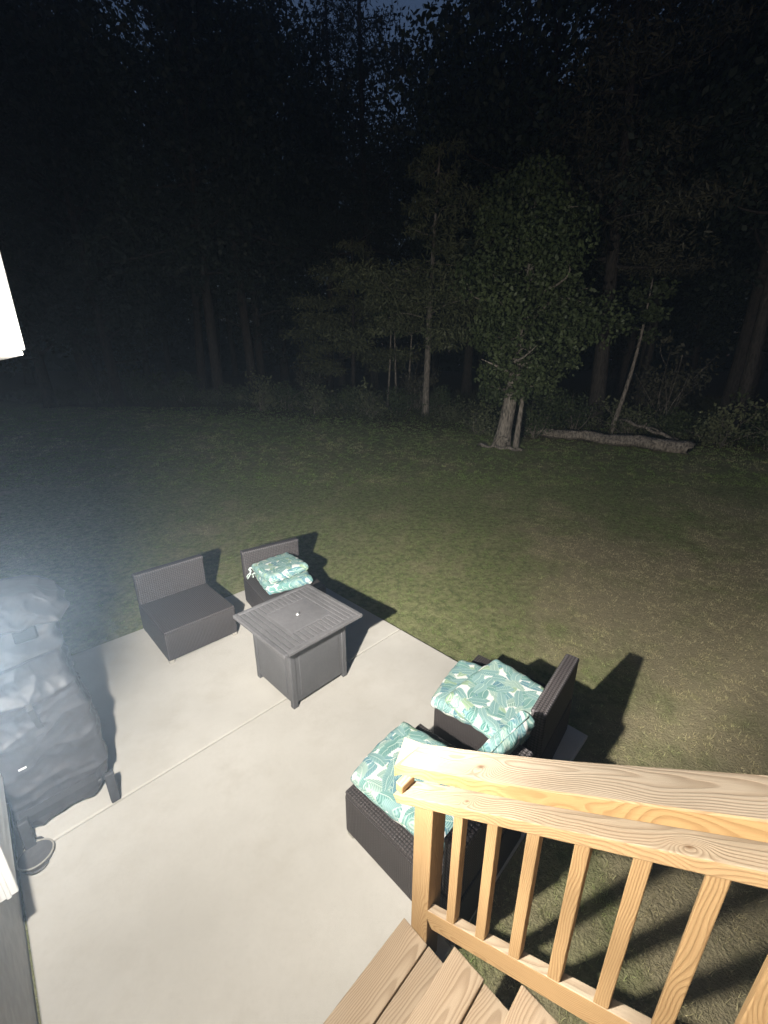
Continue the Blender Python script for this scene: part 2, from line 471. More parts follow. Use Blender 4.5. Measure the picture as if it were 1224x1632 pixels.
def join(parts):
    V, F = [], []
    for v, f in parts:
        o = len(V)
        V += list(v)
        F += [tuple(i + o for i in q) for q in f]
    return V, F

RZ = R(-45)      # patio frame: local x = a, local y = b

# ---------------------------------------------------------------- ground, patio
xs = np.unique(np.concatenate([np.linspace(-150, -30, 25), np.linspace(-30, -8, 45), np.linspace(-8, 12, 101), np.linspace(12, 30, 37), np.linspace(30, 150, 25)]))
ys = np.unique(np.concatenate([np.linspace(-60, -6, 20), np.linspace(-6, 14, 101), np.linspace(14, 45, 63), np.linspace(45, 300, 40)]))
X, Y = np.meshgrid(xs, ys)
Z = zg(X, Y)
Vg = np.stack([X, Y, Z], -1).reshape(-1, 3)
nx = len(xs)
Fg = [(j * nx + i, j * nx + i + 1, (j + 1) * nx + i + 1, (j + 1) * nx + i) for j in range(len(ys) - 1) for i in range(nx - 1)]
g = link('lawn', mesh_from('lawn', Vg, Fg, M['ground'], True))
tag(g, 'mown lawn with dry patches rising toward the dark wood', kind='structure')

# patio: base slab with three cast panels separated by tooled joints
A_EDGE, B_EDGE, A_JOINT = -4.36, 2.71, -2.468
A_END = -0.60
patio = link('patio', box_mesh(A_END - A_EDGE - 0.04, 3.0, 0.08, 0, M['concrete']), None, None, P((A_EDGE + A_END) / 2, B_EDGE - 1.52, -0.075), (0, 0, RZ))
tag(patio, 'pale concrete patio with tooled joints', kind='structure')
def slab(a0, a1, b0, b1):
    g_ = 0.005
    bm = bmesh.new()
    na, nb = 2, 2
    sx, sy = a1 - a0 - 2 * g_, b1 - b0 - 2 * g_
    bmesh.ops.create_cube(bm, size=1.0)
    for v in bm.verts: v.co = Vector((v.co.x * sx, v.co.y * sy, v.co.z * 0.07))
    bmesh.ops.bevel(bm, geom=[e for e in bm.edges if all(v.co.z > 0 for v in e.verts)], offset=0.010, segments=3, affect='EDGES', profile=0.5)
    me = bpy.data.meshes.new('slab'); bm.to_mesh(me); bm.free(); me.materials.append(M['concrete'])
    o = link('slab', me, None, patio)
    wp = P((a0 + a1) / 2, (b0 + b1) / 2, -0.035)
    o.parent = None
    o.location = wp; o.rotation_euler = (0, 0, RZ)
    o.parent = patio
    # express in the patio's frame
    inv = (Matrix.Translation(patio.location) @ Matrix.Rotation(RZ, 4, 'Z')).inverted()
    o.location = inv @ wp
    o.rotation_euler = (0, 0, 0)
slab(A_EDGE, A_JOINT, -0.33, B_EDGE)
slab(A_JOINT, A_END, -0.33, B_EDGE)

# ---------------------------------------------------------------- house
house = thing('house', 'white sided house on a grey foundation beside the patio', 'house', P(-1.5, -0.336, 0), RZ)
def hl(a, b, z): return (a + 1.5, b + 0.336, z)           # patio frame -> house frame
BAY_A, BAY_B, BAY_Z = -1.878, -0.275, 0.45
OV_A, OV_B, OV_Z = -2.73, 0.292, 2.58
box('foundation_wall', (10.0, 0.25, 1.02), hl(-0.9, -0.336 - 0.125, 0.41), M['found'], house)
box('wall', (10.0, 0.2, 5.2), hl(-0.9, -0.336 - 0.15, 0.925 + 2.6), M['white'], house)
def siding(a0, a1, b, z0, z1, name='siding_board'):
    """lapped boards on a wall facing +b"""
    h = 0.115
    n = int((z1 - z0) / h)
    for i in range(n):
        box(name, (a1 - a0, 0.012, h + 0.012), hl((a0 + a1) / 2, b + 0.006, z0 + (i + 0.5) * h), M['white'], house, rot=(R(5.5), 0, 0))
siding(BAY_A + 0.0, 4.0, -0.326, 0.92, 2.5)
siding(BAY_A + 0.0, 4.0, -0.326, 2.56, 5.6)
# bay: shallow box that stands proud of the wall
box('bay_wall', (3.6, 0.09, 4.9), hl(BAY_A - 0.024 - 1.8, BAY_B - 0.045 - 0.022, BAY_Z + 2.45), M['white'], house)
siding(BAY_A - 3.6, BAY_A - 0.024, BAY_B - 0.022, BAY_Z, 2.55)
box('corner_board', (0.022, 0.10, 4.9), hl(BAY_A - 0.011, BAY_B - 0.05, BAY_Z + 2.45), M['white'], house, 0.003)
box('corner_bead', (0.010, 0.016, 4.9), hl(BAY_A + 0.004, BAY_B - 0.030, BAY_Z + 2.45), M['white'], house, 0.003)
# jettied upper storey
box('upper_wall', (3.0, 0.60, 2.6), hl(OV_A - 0.03 - 1.5, OV_B - 0.03 - 0.30, OV_Z + 0.03 + 1.3), M['white'], house)
box('soffit', (3.02, 0.62, 0.02), hl(OV_A - 0.015 - 1.505, OV_B - 0.012 - 0.31, OV_Z + 0.011), M['white'], house, 0.003)
box('corner_board', (0.02, 0.10, 2.6), hl(OV_A - 0.018, OV_B - 0.05, OV_Z + 0.025 + 1.3), M['white'], house, 0.003)
box('corner_board', (0.10, 0.02, 2.6), hl(OV_A - 0.06, OV_B - 0.018, OV_Z + 0.025 + 1.3), M['white'], house, 0.003)
for i in range(22):
    z = OV_Z + 0.03 + (i + 0.5) * 0.115
    box('siding_board', (0.012, 0.48, 0.127), hl(OV_A - 0.02, OV_B - 0.105 - 0.24, z), M['white'], house, rot=(0, R(-5.5), 0))
    box('siding_board', (2.85, 0.012, 0.127), hl(OV_A - 0.12 - 1.425, OV_B - 0.02, z), M['white'], house, rot=(R(5.5), 0, 0))

# flood light on the wall
la, lb, lz = LAMP_AB
lamp = thing('wall_lamp', 'lit bronze flood light with two round heads on the white siding', 'lamp', P(la, -0.318, lz), RZ)
def cyl(name, r0, r1, h, loc, rot, mat, parent, seg=20):
    V, F = tube([(0, 0, 0), (0, 0, h)], [r0, r1], seg)
    return link(name, mesh_from(name, V, F, mat), None, parent, loc, rot)
cyl('backplate', 0.06, 0.055, 0.03, (0, 0, 0), (R(-90), 0, 0), M['lampmetal'], lamp)
for sx in (-0.07, 0.07):
    cyl('arm', 0.012, 0.012, 0.03, (sx * 0.4, 0.01, 0.0), (R(-90), 0, 0), M['lampmetal'], lamp, 10)
    hd = cyl('lamp_head', 0.03, 0.042, 0.03, (sx, 0.005, 0.0), (R(-90), 0, 0), M['lampmetal'], lamp)
    cyl('lens', 0.038, 0.036, 0.004, (0, 0, 0.0303), (0, 0, 0), M['lens'], hd)
ld_ = bpy.data.lights.new('flood_light', 'POINT')
ld_.energy = LAMP_W
ld_.shadow_soft_size = 0.032
ld_.color = (1.0, 0.945, 0.865)
ld_.use_nodes = True
lt_ = ld_.node_tree
em_ = lt_.nodes.get('Emission') or lt_.nodes.new('ShaderNodeEmission')
tc_ = lt_.nodes.new('ShaderNodeTexCoord')
sp_ = lt_.nodes.new('ShaderNodeSeparateXYZ')
lt_.links.new(tc_.outputs['Normal'], sp_.inputs[0])
mr_ = lt_.nodes.new('ShaderNodeMapRange')
lt_.links.new(sp_.outputs[2], mr_.inputs['Value'])
mr_.inputs['From Min'].default_value = -1.0
cv_ = lt_.nodes.new('ShaderNodeFloatCurve')
lt_.links.new(mr_.outputs[0], cv_.inputs['Value'])
pts_ = cv_.mapping.curves[0].points
top_ = max(v for _, v in LAMP_CURVE)
cp_ = [((math.sin(R(d)) + 1) / 2, v / top_) for d, v in LAMP_CURVE]
pts_[0].location = cp_[0]
pts_[-1].location = cp_[-1]
for q in cp_[1:-1]: pts_.new(*q)
for q in pts_: q.handle_type = 'VECTOR'
cv_.mapping.update()
ml_ = lt_.nodes.new('ShaderNodeMath'); ml_.operation = 'MULTIPLY'; ml_.inputs[1].default_value = top_
lt_.links.new(cv_.outputs[0], ml_.inputs[0])
def lmath(op, a, b=0.0, c=None):
    q = lt_.nodes.new('ShaderNodeMath'); q.operation = op
    for i_, v_ in enumerate((a, b, c)):
        if v_ is None: continue
        if isinstance(v_, bpy.types.NodeSocket): lt_.links.new(v_, q.inputs[i_])
        else: q.inputs[i_].default_value = v_
    return q.outputs[0]
az_ = lmath('ADD', lmath('DIVIDE', lmath('ARCTAN2', sp_.outputs[1], sp_.outputs[0]), 2 * math.pi), 0.5)
c2_ = lt_.nodes.new('ShaderNodeFloatCurve')
lt_.links.new(az_, c2_.inputs['Value'])
p2_ = c2_.mapping.curves[0].points
bp_ = [((d + 180) / 360.0, v) for d, v in LAMP_BEARING]
p2_[0].location = bp_[0]; p2_[-1].location = bp_[-1]
for q in bp_[1:-1]: p2_.new(*q)
for q in p2_: q.handle_type = 'VECTOR'
c2_.mapping.update()
steep_ = lt_.nodes.new('ShaderNodeMapRange'); steep_.interpolation_type = 'SMOOTHSTEP'
lt_.links.new(sp_.outputs[2], steep_.inputs['Value'])
steep_.inputs['From Min'].default_value = -math.sin(R(52)); steep_.inputs['From Max'].default_value = -math.sin(R(31))
up_ = lt_.nodes.new('ShaderNodeMapRange'); up_.interpolation_type = 'SMOOTHSTEP'
lt_.links.new(sp_.outputs[2], up_.inputs['Value'])
up_.inputs['From Min'].default_value = math.sin(R(9)); up_.inputs['From Max'].default_value = math.sin(R(16))
up_.inputs['To Min'].default_value = 1.0; up_.inputs['To Max'].default_value = 0.25
bear_ = lmath('ADD', 1.0, lmath('MULTIPLY', lmath('MULTIPLY', steep_.outputs[0], up_.outputs[0]), lmath('SUBTRACT', c2_.outputs[0], 1.0)))
lt_.links.new(lmath('MULTIPLY', ml_.outputs[0], bear_), em_.inputs['Strength'])
lo_ = bpy.data.objects.new('flood_light', ld_)
C.objects.link(lo_)
lo_.location = P(la, lb, lz)
lo_.rotation_euler = (0, 0, RZ)

# ---------------------------------------------------------------- stairs, railing, deck
RISE, RUN, NOSE_A, B_END = 0.185, 0.262, -0.772, 0.90
stairs = thing('staircase', 'weathered wooden stair descending from the deck to the patio', 'stairs', P(NOSE_A, 0.3, 0), RZ)
def sl(a, b, z): return (a - NOSE_A, b - 0.3, z)
rng = random.Random(5)
for i in range(4):
    z = RISE * (i + 1) - 0.019
    a0 = NOSE_A + RUN * i
    for k, (o0, wd) in enumerate(((0.0, 0.134), (0.140, 0.134))):
        e = rng.uniform(-0.006, 0.004)
        box('tread_board', (1.20, wd, 0.038), sl(a0 + o0 + wd / 2, B_END - 0.60 + e, z + rng.uniform(-.001, .001)), M['tread'], stairs, 0.004, rot=(0, 0, R(90)), seg=2)
def stringer(b):
    V, F = [], []
    for i in range(4):
        x0, x1 = 0.03 + RUN * i, 0.03 + RUN * (i + 1)
        lo = lambda x: max(0.0, (x - 0.34) * RISE / RUN)
        q = [(x0, lo(x0)), (x1, lo(x1)), (x1, RISE * (i + 1) - 0.039), (x0, RISE * (i + 1) - 0.039)]
        o = len(V)
        V += [(x, -0.019, z) for x, z in q] + [(x, 0.019, z) for x, z in q]
        F += [(o, o + 1, o + 2, o + 3), (o + 7, o + 6, o + 5, o + 4), (o + 2, o + 6, o + 7, o + 3), (o, o + 4, o + 5, o + 1), (o + 3, o + 7, o + 4, o)]
    link('stringer', mesh_from('stringer', V, F, M['wood']), None, stairs, sl(NOSE_A, b, 0))
for b in (-0.25, 0.3, 0.845): stringer(b)
for i in range(4):
    box('riser_board', (1.14, 0.018, RISE - 0.04), sl(NOSE_A + 0.036 + RUN * i + 0.0, 0.3, RISE * (i + 0.5) - 0.019), M['tread'], stairs, 0.002, rot=(0, 0, R(90))) if i > 0 else None
box('joist_hanger', (0.05, 0.035, 0.05), sl(NOSE_A + 0.30, 0.885, 0.10), M['steel'], stairs, 0.003)

deck = thing('deck', 'wooden deck landing at the head of the stair beside the house', 'deck', P(2.0, 0.3, 0), RZ)
for i in range(16):
    box('deck_board', (1.24, 0.138, 0.036), (0.35 + i * 0.144 - 2.0 + 0.0, 0.0, RISE * 5 - 0.02), M['tread'], deck, 0.004, rot=(0, 0, R(90)), seg=2)
for b in (-0.55, 0.55):
    box('joist', (2.3, 0.038, 0.18), (-0.55, b, RISE * 5 - 0.13), M['wood'], deck, 0.003)
    for x in (-1.5, 0.4):
        box('deck_post', (RISE * 5 - 0.22, 0.089, 0.089), (x, b * 0.9, (RISE * 5 - 0.22) / 2), M['wood'], deck, 0.004, rot=(0, R(-90), 0))

SL_T, SL_B = 0.724, 0.665
AT, AB_ = math.atan(SL_T), math.atan(SL_B)
rail = thing('stair_railing', 'pale pine stair railing with square balusters and a wide cap board', 'railing', P(-0.69, 0.945, 0), RZ)
def rl(a, b, z): return (a + 0.69, b - 0.945, z)
# cap: slightly bowed 2x6
def cap_z(a):      # top surface height
    z = 1.446 + SL_T * (a + 0.227)
    return z + (0.040 * max(0.0, (-0.25 - a) / 0.6) ** 1.5)
L = []
a0c, a1c = -0.875, 0.62
nseg = 24
th = 0.044
V, F = [], []
ca = (a0c + a1c) / 2
for i in range(nseg + 1):
    a = a0c + (a1c - a0c) * i / nseg
    zt = cap_z(a)
    skew = 0.03 if i == 0 else 0.0
    prof = [(0.905, -0.004), (0.909, 0.0), (1.036, 0.0), (1.040, -0.004), (1.040, -th / math.cos(AT)), (0.905, -th / math.cos(AT))]
    for (b, dz) in prof:
        aa = a + (0.028 if (i == 0 and b < 0.95) else 0.0) - (0.035 if i == 0 and b > 0.95 else 0)
        V.append((aa, b, zt + dz))
n6 = 6
for i in range(nseg):
    for k in range(n6):
        F.append((i * n6 + k, i * n6 + (k + 1) % n6, (i + 1) * n6 + (k + 1) % n6, (i + 1) * n6 + k))
F.append(tuple(range(n6))[::-1]); F.append(tuple(range(nseg * n6, nseg * n6 + n6)))
# express along the board so the grain follows it
org = Vector((ca, 0.972, 1.446 + SL_T * (ca + 0.227)))
rotm = Matrix.Rotation(-AT, 3, 'Y')
V = [rotm.inverted() @ (Vector(v) - org) for v in V]
bm = bmesh.new(); vs = [bm.verts.new(v) for v in V]
for f in F: bm.faces.new([vs[i] for i in f])
bmesh.ops.recalc_face_normals(bm, faces=bm.faces)
me = bpy.data.meshes.new('cap_board'); bm.to_mesh(me); bm.free(); me.materials.append(M['cap'])
link('cap_board', me, None, rail, rl(*org), (0, -AT, 0))
# sub rail (2x4 laid flat) under the cap's inner edge
def srail(a): return 1.634 + SL_T * (a - 0.135) - 0.006      # its top
ac = -0.09
ln = (0.62 + 0.80) / math.cos(AT)
box('rail_board', (ln, 0.087, 0.036), rl(ac, 0.902, srail(ac) - 0.018 / math.cos(AT)), M['subrail'], rail, 0.004, (0, -AT, 0), 2)
a_ = -0.785
box('end_block', (0.075, 0.034, 0.040), rl(a_, 0.903, srail(a_) + 0.028), M['wood'], rail, 0.003, (0, -AT * 0.0, R(90)))
# bottom rail
ac = -0.02
ztop = lambda a: 0.394 + SL_B * (a + 0.654)
lb_ = (0.61 + 0.643) / math.cos(AB_) * 1.0
box('bottom_rail', (lb_, 0.038, 0.089), rl((0.60 - 0.643) / 2, 0.9195, ztop((0.60 - 0.643) / 2) - 0.0445 / math.cos(AB_)), M['wood'], rail, 0.004, (0, -AB_, 0), 2)
# balusters
for i in range(9):
    a = -0.540 + i * 0.1255
    zb, zt = ztop(a) - 0.02, srail(a) - 0.05
    box('baluster', (zt - zb, 0.037, 0.037), rl(a, 0.921, (zb + zt) / 2), M['wood'], rail, 0.003, (0, R(-90), R(0)), 2)
# newel posts
box('newel_post', (1.0, 0.088, 0.088), rl(-0.690, 0.945, 0.495), M['wood'], rail, 0.004, (0, R(-90), 0), 2)
box('newel_post', (1.85, 0.088, 0.088), rl(0.66, 0.945, 0.925), M['wood'], rail, 0.004, (0, R(-90), 0), 2)

# ---------------------------------------------------------------- chairs
CW, CD, CS, CB = 0.66, 0.74, 0.33, 0.65
def make_chair():
    t = thing('wicker_chair', 'x', 'chair')
    box('seat_base', (CD, CW, CS - 0.05), (0, 0, (CS - 0.05) / 2 + 0.03), M['wicker'], t, 0.016, seg=3)
    box('seat', (CD - 0.012, CW - 0.01, 0.022), (0.004, 0, CS - 0.011), M['wicker_big'], t, 0.008, seg=2)
    br = box('backrest', (0.088, CW, CB - CS + 0.01), (-CD / 2 + 0.046, 0, (CB + CS) / 2 - 0.001), M['backweave'], t, 0.018, seg=3)
    box('top_band', (0.092, CW + 0.004, 0.03), (-0.0, 0, (CB - CS) / 2 - 0.011), M['band'], br, 0.012, seg=2)
    for sx in (-1, 1):
        for sy in (-1, 1):
            box('foot', (0.045, 0.045, 0.032), (sx * (CD / 2 - 0.03), sy * (CW / 2 - 0.03), 0.016), M['foot'], t, 0.004)
    return t
chairs = [
    (-3.93, 1.155, -45, 'empty dark wicker armless chair without cushions beside the covered grill'),
    (-3.66, 2.10, -54, 'dark wicker armless chair behind the square table, two cushions piled on its seat'),
    (-1.06, 2.255, 140.6, 'dark wicker armless chair on the patio edge with two overlapping cushions'),
    (-0.965, 1.355, 136.0, 'dark wicker armless chair right beside the wooden stair railing, seat cushion and upright cushion'),
]
proto = make_chair()
for i, (a, b, rz, lab) in enumerate(chairs):
    o = proto if i == 0 else copy_tree(proto)
    o.location = P(a, b, 0)
    o.rotation_euler = (0, 0, R(rz))
    tag(o, lab, 'chair', 'wicker chairs on the patio')

# ---------------------------------------------------------------- cushions
def cushion_mesh(seed, sx, sy, sz):
    r = np.random.RandomState(seed)
    n = 26
    bm = bmesh.new()
    bmesh.ops.create_cube(bm, size=2.0)
    bmesh.ops.subdivide_edges(bm, edges=bm.edges[:], cuts=n, use_grid_fill=True)
    ph = r.uniform(0, 6.28, 12)
    for v in bm.verts:
        x, y, z = v.co
        # squircle in plan, thickness swells towards the middle
        k = 0.10
        px = x * (1 - k * (y * y) * abs(x) ** 3 * 0.6)
        py = y * (1 - k * (x * x) * abs(y) ** 3 * 0.6)
        m = max(abs(x), abs(y))
        prof = (1 - m ** 12) ** 0.5 * 0.34 + 0.66 * (1 - 0.12 * m ** 3)
        edge = 1 - 0.045 * (1 - z * z) * 0 + 0.03 * (1 - z * z)
        wr = 0.0
        for q in range(4):
            wr += math.sin(x * (3 + q * 2.3) + ph[q]) * math.sin(y * (2.6 + q * 2.1) + ph[q + 4]) * 0.5 / (q + 1)
        # puckers near the seams
        pk = 0.10 * (m ** 10) * math.sin(14 * (x if abs(y) > abs(x) else y) + ph[8]) 
        hz = z * prof + wr * 0.055 * (1 if z > 0 else 0.2) + pk * z
        pz = hz * sz / 2
        v.co = Vector((px * sx / 2 * edge, py * sy / 2 * edge, pz))
    for f in bm.faces: f.smooth = True
    me = bpy.data.meshes.new('cushion')
    bm.to_mesh(me); bm.free()
    me.materials.append(M['print'])
    return me
def piping(parent, sx, sy, z, r=0.004):
    pts = []
    n = 48
    for i in range(n + 1):
        t = 2 * math.pi * i / n
        c_, s_ = math.cos(t), math.sin(t)
        q = 1.0 / max(abs(c_) ** 9 + abs(s_) ** 9, 1e-6) ** (1 / 9.0)
        pts.append((c_ * q * sx / 2 * 1.02, s_ * q * sy / 2 * 1.02, z))
    V, F = tube(pts, [r] * len(pts), 6, False)
    link('piping', mesh_from('piping', V, F, M['print'], True), None, parent)
def ties(parent, x, y, dx, dy, drop, seed):
    r = random.Random(seed)
    for k in range(2):
        pts = []
        for i in range(12):
            t = i / 11
            pts.append((x + dx * t * (0.5 + 0.4 * k) + 0.012 * math.sin(7 * t + k * 2 + seed), y + dy * t + 0.014 * math.sin(9 * t + k + seed), -drop * t ** 1.3 + 0.015 * math.sin(3.1 * t)))
        V, F = tube(pts, [0.0055] * 12, 6)
        link('tie', mesh_from('tie', V, F, M['tie'], True), None, parent)
cushions = [
    (1, 0.53, 0.50, 0.11, (-3.66, 2.10, CS + 0.058), (0, 0, -58), 'lower cushion of the pile on the chair behind the square table', (-1, -1)),
    (2, 0.49, 0.46, 0.105, (-3.70, 2.09, CS + 0.158), (3, -3, -50), 'upper cushion of the pile behind the square table, tie cords hanging', (-1, -1)),
    (3, 0.54, 0.52, 0.10, (-1.16, 2.11, CS + 0.056), (0, 1, 147), 'lower leaf print cushion on the patio edge chair', (1, -1)),
    (4, 0.50, 0.60, 0.10, (-0.985, 2.075, CS + 0.150), (2, -4, 133), 'upper leaf print cushion pushed against the patio edge chair back', None),
    (5, 0.60, 0.50, 0.10, (-1.06, 1.335, CS + 0.056), (0, 0, 141), 'leaf print seat cushion lying beside the wooden railing', None),
    (6, 0.44, 0.46, 0.11, (-0.775, 1.60, CS + 0.215), (0, 72, 131), 'leaf print cushion standing upright against the chair back beside the railing', None),
]
for seed, sx, sy, sz, (a, b, z), (rx, ry, rz), lab, tie_at in cushions:
    t = thing('cushion', 'green and teal ' + lab if 'leaf print' not in lab else 'teal and green ' + lab, 'cushion', P(a, b, z), 0, 'leaf print cushions')
    t.rotation_euler = (R(rx), R(ry), R(rz))
    link('cover', cushion_mesh(seed, sx, sy, sz), None, t)
    piping(t, sx, sy, 0.0)
    if tie_at:
        ties(t, tie_at[0] * sx * 0.48, tie_at[1] * sy * 0.48, tie_at[0] * 0.03, tie_at[1] * 0.05, 0.12, seed)

# ---------------------------------------------------------------- fire table
TW, TH, TB = 0.757, 0.612, 0.552
tbl = thing('fire_table', 'square charcoal metal fire table with slatted top and covered burner', 'table', P(-2.60, 1.595, 0), RZ + R(1.2))
top = box('tabletop_frame', (TW - 0.02, TW - 0.02, 0.012), (0, 0, TH - 0.028), M['metal'], tbl)
fr = 0.038
for s in (-1, 1):
    box('frame_rail', (TW, fr, 0.030), (0, s * (TW - fr) / 2, 0.013), M['metal_top'], top, 0.006, seg=2)
    box('frame_rail', (fr, TW - 2 * fr - 0.002, 0.030), (s * (TW - fr) / 2, 0, 0.013), M['metal_top'], top, 0.006, seg=2)
inner = TW - 2 * fr
nsl = 16
pit = inner / nsl
lid = 0.37
for i in range(nsl):
    y = -inner / 2 + (i + 0.5) * pit
    if abs(y) < lid / 2:
        e = (inner - lid) / 2 - 0.004
        for s in (-1, 1):
            box('slat', (e, pit - 0.007, 0.016), (s * (lid / 2 + 0.003 + e / 2), y, 0.0185), M['metal_top'], top, 0.0025)
    else:
        box('slat', (inner - 0.003, pit - 0.007, 0.016), (0, y, 0.0185), M['metal_top'], top, 0.0025)
ld = box('burner_lid', (lid - 0.006, lid - 0.006, 0.02), (0, 0, 0.0185), M['metal_top'], top, 0.004, seg=2)
V, F = tube([(0, 0, 0), (0, 0, 0.004), (0, 0, 0.014), (0, 0, 0.018)], [0.02, 0.02, 0.012, 0.008], 16)
kn = link('lid_knob', mesh_from('lid_knob', V, F, M['steel'], True), None, tbl, (0, 0, TH - 0.028 + 0.0285))
for k, (sx, sy) in enumerate(((1, 0), (-1, 0), (0, 1), (0, -1))):
    pz, ph = 0.045 + (TH - 0.045 - 0.035) / 2, TH - 0.045 - 0.035
    if sx: 
        p = box('side_panel', (0.012, TB - 0.09, ph), (sx * (TB / 2 - 0.012), 0, pz), M['metal'], tbl, 0.002)
        box('panel_field', (0.008, TB - 0.16, ph - 0.1), (sx * 0.007, 0, -0.01), M['metal'], p, 0.003)
    else:
        p = box('side_panel', (TB - 0.09, 0.012, ph), (0, sy * (TB / 2 - 0.012), pz), M['metal'], tbl, 0.002)
        box('panel_field', (TB - 0.16, 0.008, ph - 0.1), (0, sy * 0.007, -0.01), M['metal'], p, 0.003)
for sx in (-1, 1):
    for sy in (-1, 1):
        box('corner_post', (0.046, 0.046, TH - 0.035), (sx * (TB / 2 - 0.023), sy * (TB / 2 - 0.023), (TH - 0.035) / 2), M['metal'], tbl, 0.006, seg=2)

# ---------------------------------------------------------------- covered grill
grill = thing('covered_grill', 'barbecue grill under a black fabric cover against the house wall', 'grill', P(-2.88, -0.09, 0), RZ)
def gl(a, b, z): return (a + 2.88, b + 0.09, z)
# cross sections: z, a_front, a_back, b_left, b_right, roundness
secs = [(0.045, -2.585, -3.15, -0.300, 0.120), (0.10, -2.575, -3.15, -0.300, 0.135), (0.16, -2.57, -3.16, -0.305, 0.150), (0.30, -2.585, -3.16, -0.305, 0.175), (0.45, -2.60, -3.16, -0.305, 0.180), (0.60, -2.60, -3.16, -0.305, 0.165),
        (0.75, -2.61, -3.16, -0.305, 0.145), (0.84, -2.595, -3.17, -0.305, 0.140), (0.90, -2.63, -3.17, -0.305, 0.125), (1.02, -2.66, -3.17, -0.305, 0.115), (1.06, -2.645, -3.17, -0.305, 0.125),
        (1.12, -2.70, -3.17, -0.305, 0.120), (1.19, -2.735, -3.16, -0.30, 0.135), (1.225, -2.69, -3.17, -0.30, 0.185), (1.27, -2.715, -3.16, -0.30, 0.205), (1.33, -2.76, -3.13, -0.28, 0.175),
        (1.38, -2.82, -3.07, -0.24, 0.10), (1.40, -2.90, -3.0, -0.14, 0.0)]
zz = np.array([s[0] for s in secs])
from mathutils import noise as mnoise
NS, NL = 200, 170
def ridge(v): return (1.0 - abs(mnoise.noise(v))) ** 4
V, F = [], []
zl = np.concatenate([np.linspace(0.045, 1.32, NL - 20), np.linspace(1.325, 1.40, 20)])
for z in zl:
    af, ab2, bl, br2 = [np.interp(z, zz, [s[k] for s in secs]) for k in (1, 2, 3, 4)]
    ca_, cb_ = (af + ab2) / 2, (bl + br2) / 2
    ha, hb = abs(af - ab2) / 2, abs(br2 - bl) / 2
    for k in range(NS):
        t = 2 * math.pi * (k + 0.5) / NS
        c_, s_ = math.cos(t), math.sin(t)
        ex = 9.0 if z < 1.2 else 4.0
        q = 1.0 / (abs(c_) ** ex + abs(s_) ** ex) ** (1 / ex)
        x_, y_ = ca_ + c_ * q * ha, cb_ + s_ * q * hb
        d = 0.018 * ridge(Vector((x_ * 2.2, y_ * 2.6 + z * 1.3, z * 3.4))) + 0.014 * ridge(Vector((x_ * 5 + 7, y_ * 4.5 - z * 3.0, z * 6.5)))
        d += 0.008 * ridge(Vector((x_ * 13, y_ * 13, z * 11 + 3))) + 0.002 * mnoise.noise(Vector((x_ * 40, y_ * 40, z * 40)))
        if z < 0.5: d += 0.012 * ridge(Vector((x_ * 9, y_ * 9, z * 1.6 + 9))) * (0.5 - z) / 0.4
        if z > 1.18: d += 0.030 * ridge(Vector((x_ * 4 + 3, y_ * 7 + z * 6, z * 9))) - 0.02
        for zr, hr in ((1.055, 0.014), (0.835, 0.010), (0.235, 0.008)):         # rolled seams
            sag = 0.02 * math.sin(s_ * 3 + zr * 5)
            d += hr * math.exp(-((z - zr - sag) / 0.014) ** 2)
        hem = 0.012 * math.sin(t * 5 + 1) if z < 0.05 else 0
        nx_, ny_ = c_ * abs(c_) ** 3, s_ * abs(s_) ** 3
        nn = math.hypot(nx_, ny_) + 1e-6
        V.append((x_ + nx_ / nn * (d - 0.022) + 2.88, y_ + ny_ / nn * (d - 0.022) + 0.09, z + hem + (0.04 * math.sin(x_ * 5) - 0.10 * (y_ - 0.0) + 0.012 * ridge(Vector((x_ * 6, y_ * 9, 2.0))) if z > 1.21 else 0)))
nl = len(zl)
for i in range(nl - 1):
    for k in range(NS):
        F.append((i * NS + k, i * NS + (k + 1) % NS, (i + 1) * NS + (k + 1) % NS, (i + 1) * NS + k))
F.append(tuple((nl - 1) * NS + k for k in range(NS)))
cov = link('cover', mesh_from('cover', V, F, M['cover'], True), None, grill)
def strip(name, pts, wdt, th, mat, parent):
    """a flat strap along a polyline on the front of the cover (wide along b)"""
    V, F = [], []
    for (x, y, z) in pts:
        V += [(x, y - wdt / 2, z), (x, y + wdt / 2, z), (x + th, y + wdt / 2, z), (x + th, y - wdt / 2, z)]
    for i in range(len(pts) - 1):
        for k in range(4):
            F.append((i * 4 + k, i * 4 + (k + 1) % 4, i * 4 + 4 + (k + 1) % 4, i * 4 + 4 + k))
    F += [(3, 2, 1, 0), tuple(range(len(pts) * 4 - 4, len(pts) * 4))]
    return link(name, mesh_from(name, V, F, mat), None, parent)
strip('pull_strap', [gl(-2.585, -0.095, 0.835), gl(-2.568, -0.092, 0.80), gl(-2.572, -0.085, 0.74), gl(-2.585, -0.078, 0.68), gl(-2.59, -0.072, 0.655)], 0.026, 0.006, M['cover_dark'], cov)
strip('hem_band', [gl(-2.566, -0.09, 0.205), gl(-2.560, -0.09, 0.16), gl(-2.565, -0.09, 0.11)], 0.36, 0.006, M['cover_dark'], cov)
box('dark_gap', (0.03, 0.10, 0.10), gl(-2.715, -0.02, 1.175), M['black'], cov, 0.008, rot=(0, R(-35), 0))  # black block standing in for the dark recess under the hood
box('care_tag', (0.004, 0.034, 0.010), gl(-2.577, -0.195, 0.465), M['tag'], cov)
for s, bb in ((0, 0.145), (1, -0.26)):
    lg = box('leg', (0.045, 0.05, 0.20), gl(-2.50, bb, 0.10), M['cover_dark'], grill, 0.006, rot=(0, R(-8), 0))
    lg2 = box('leg', (0.045, 0.05, 0.20), gl(-3.10, bb, 0.10), M['cover_dark'], grill, 0.006)
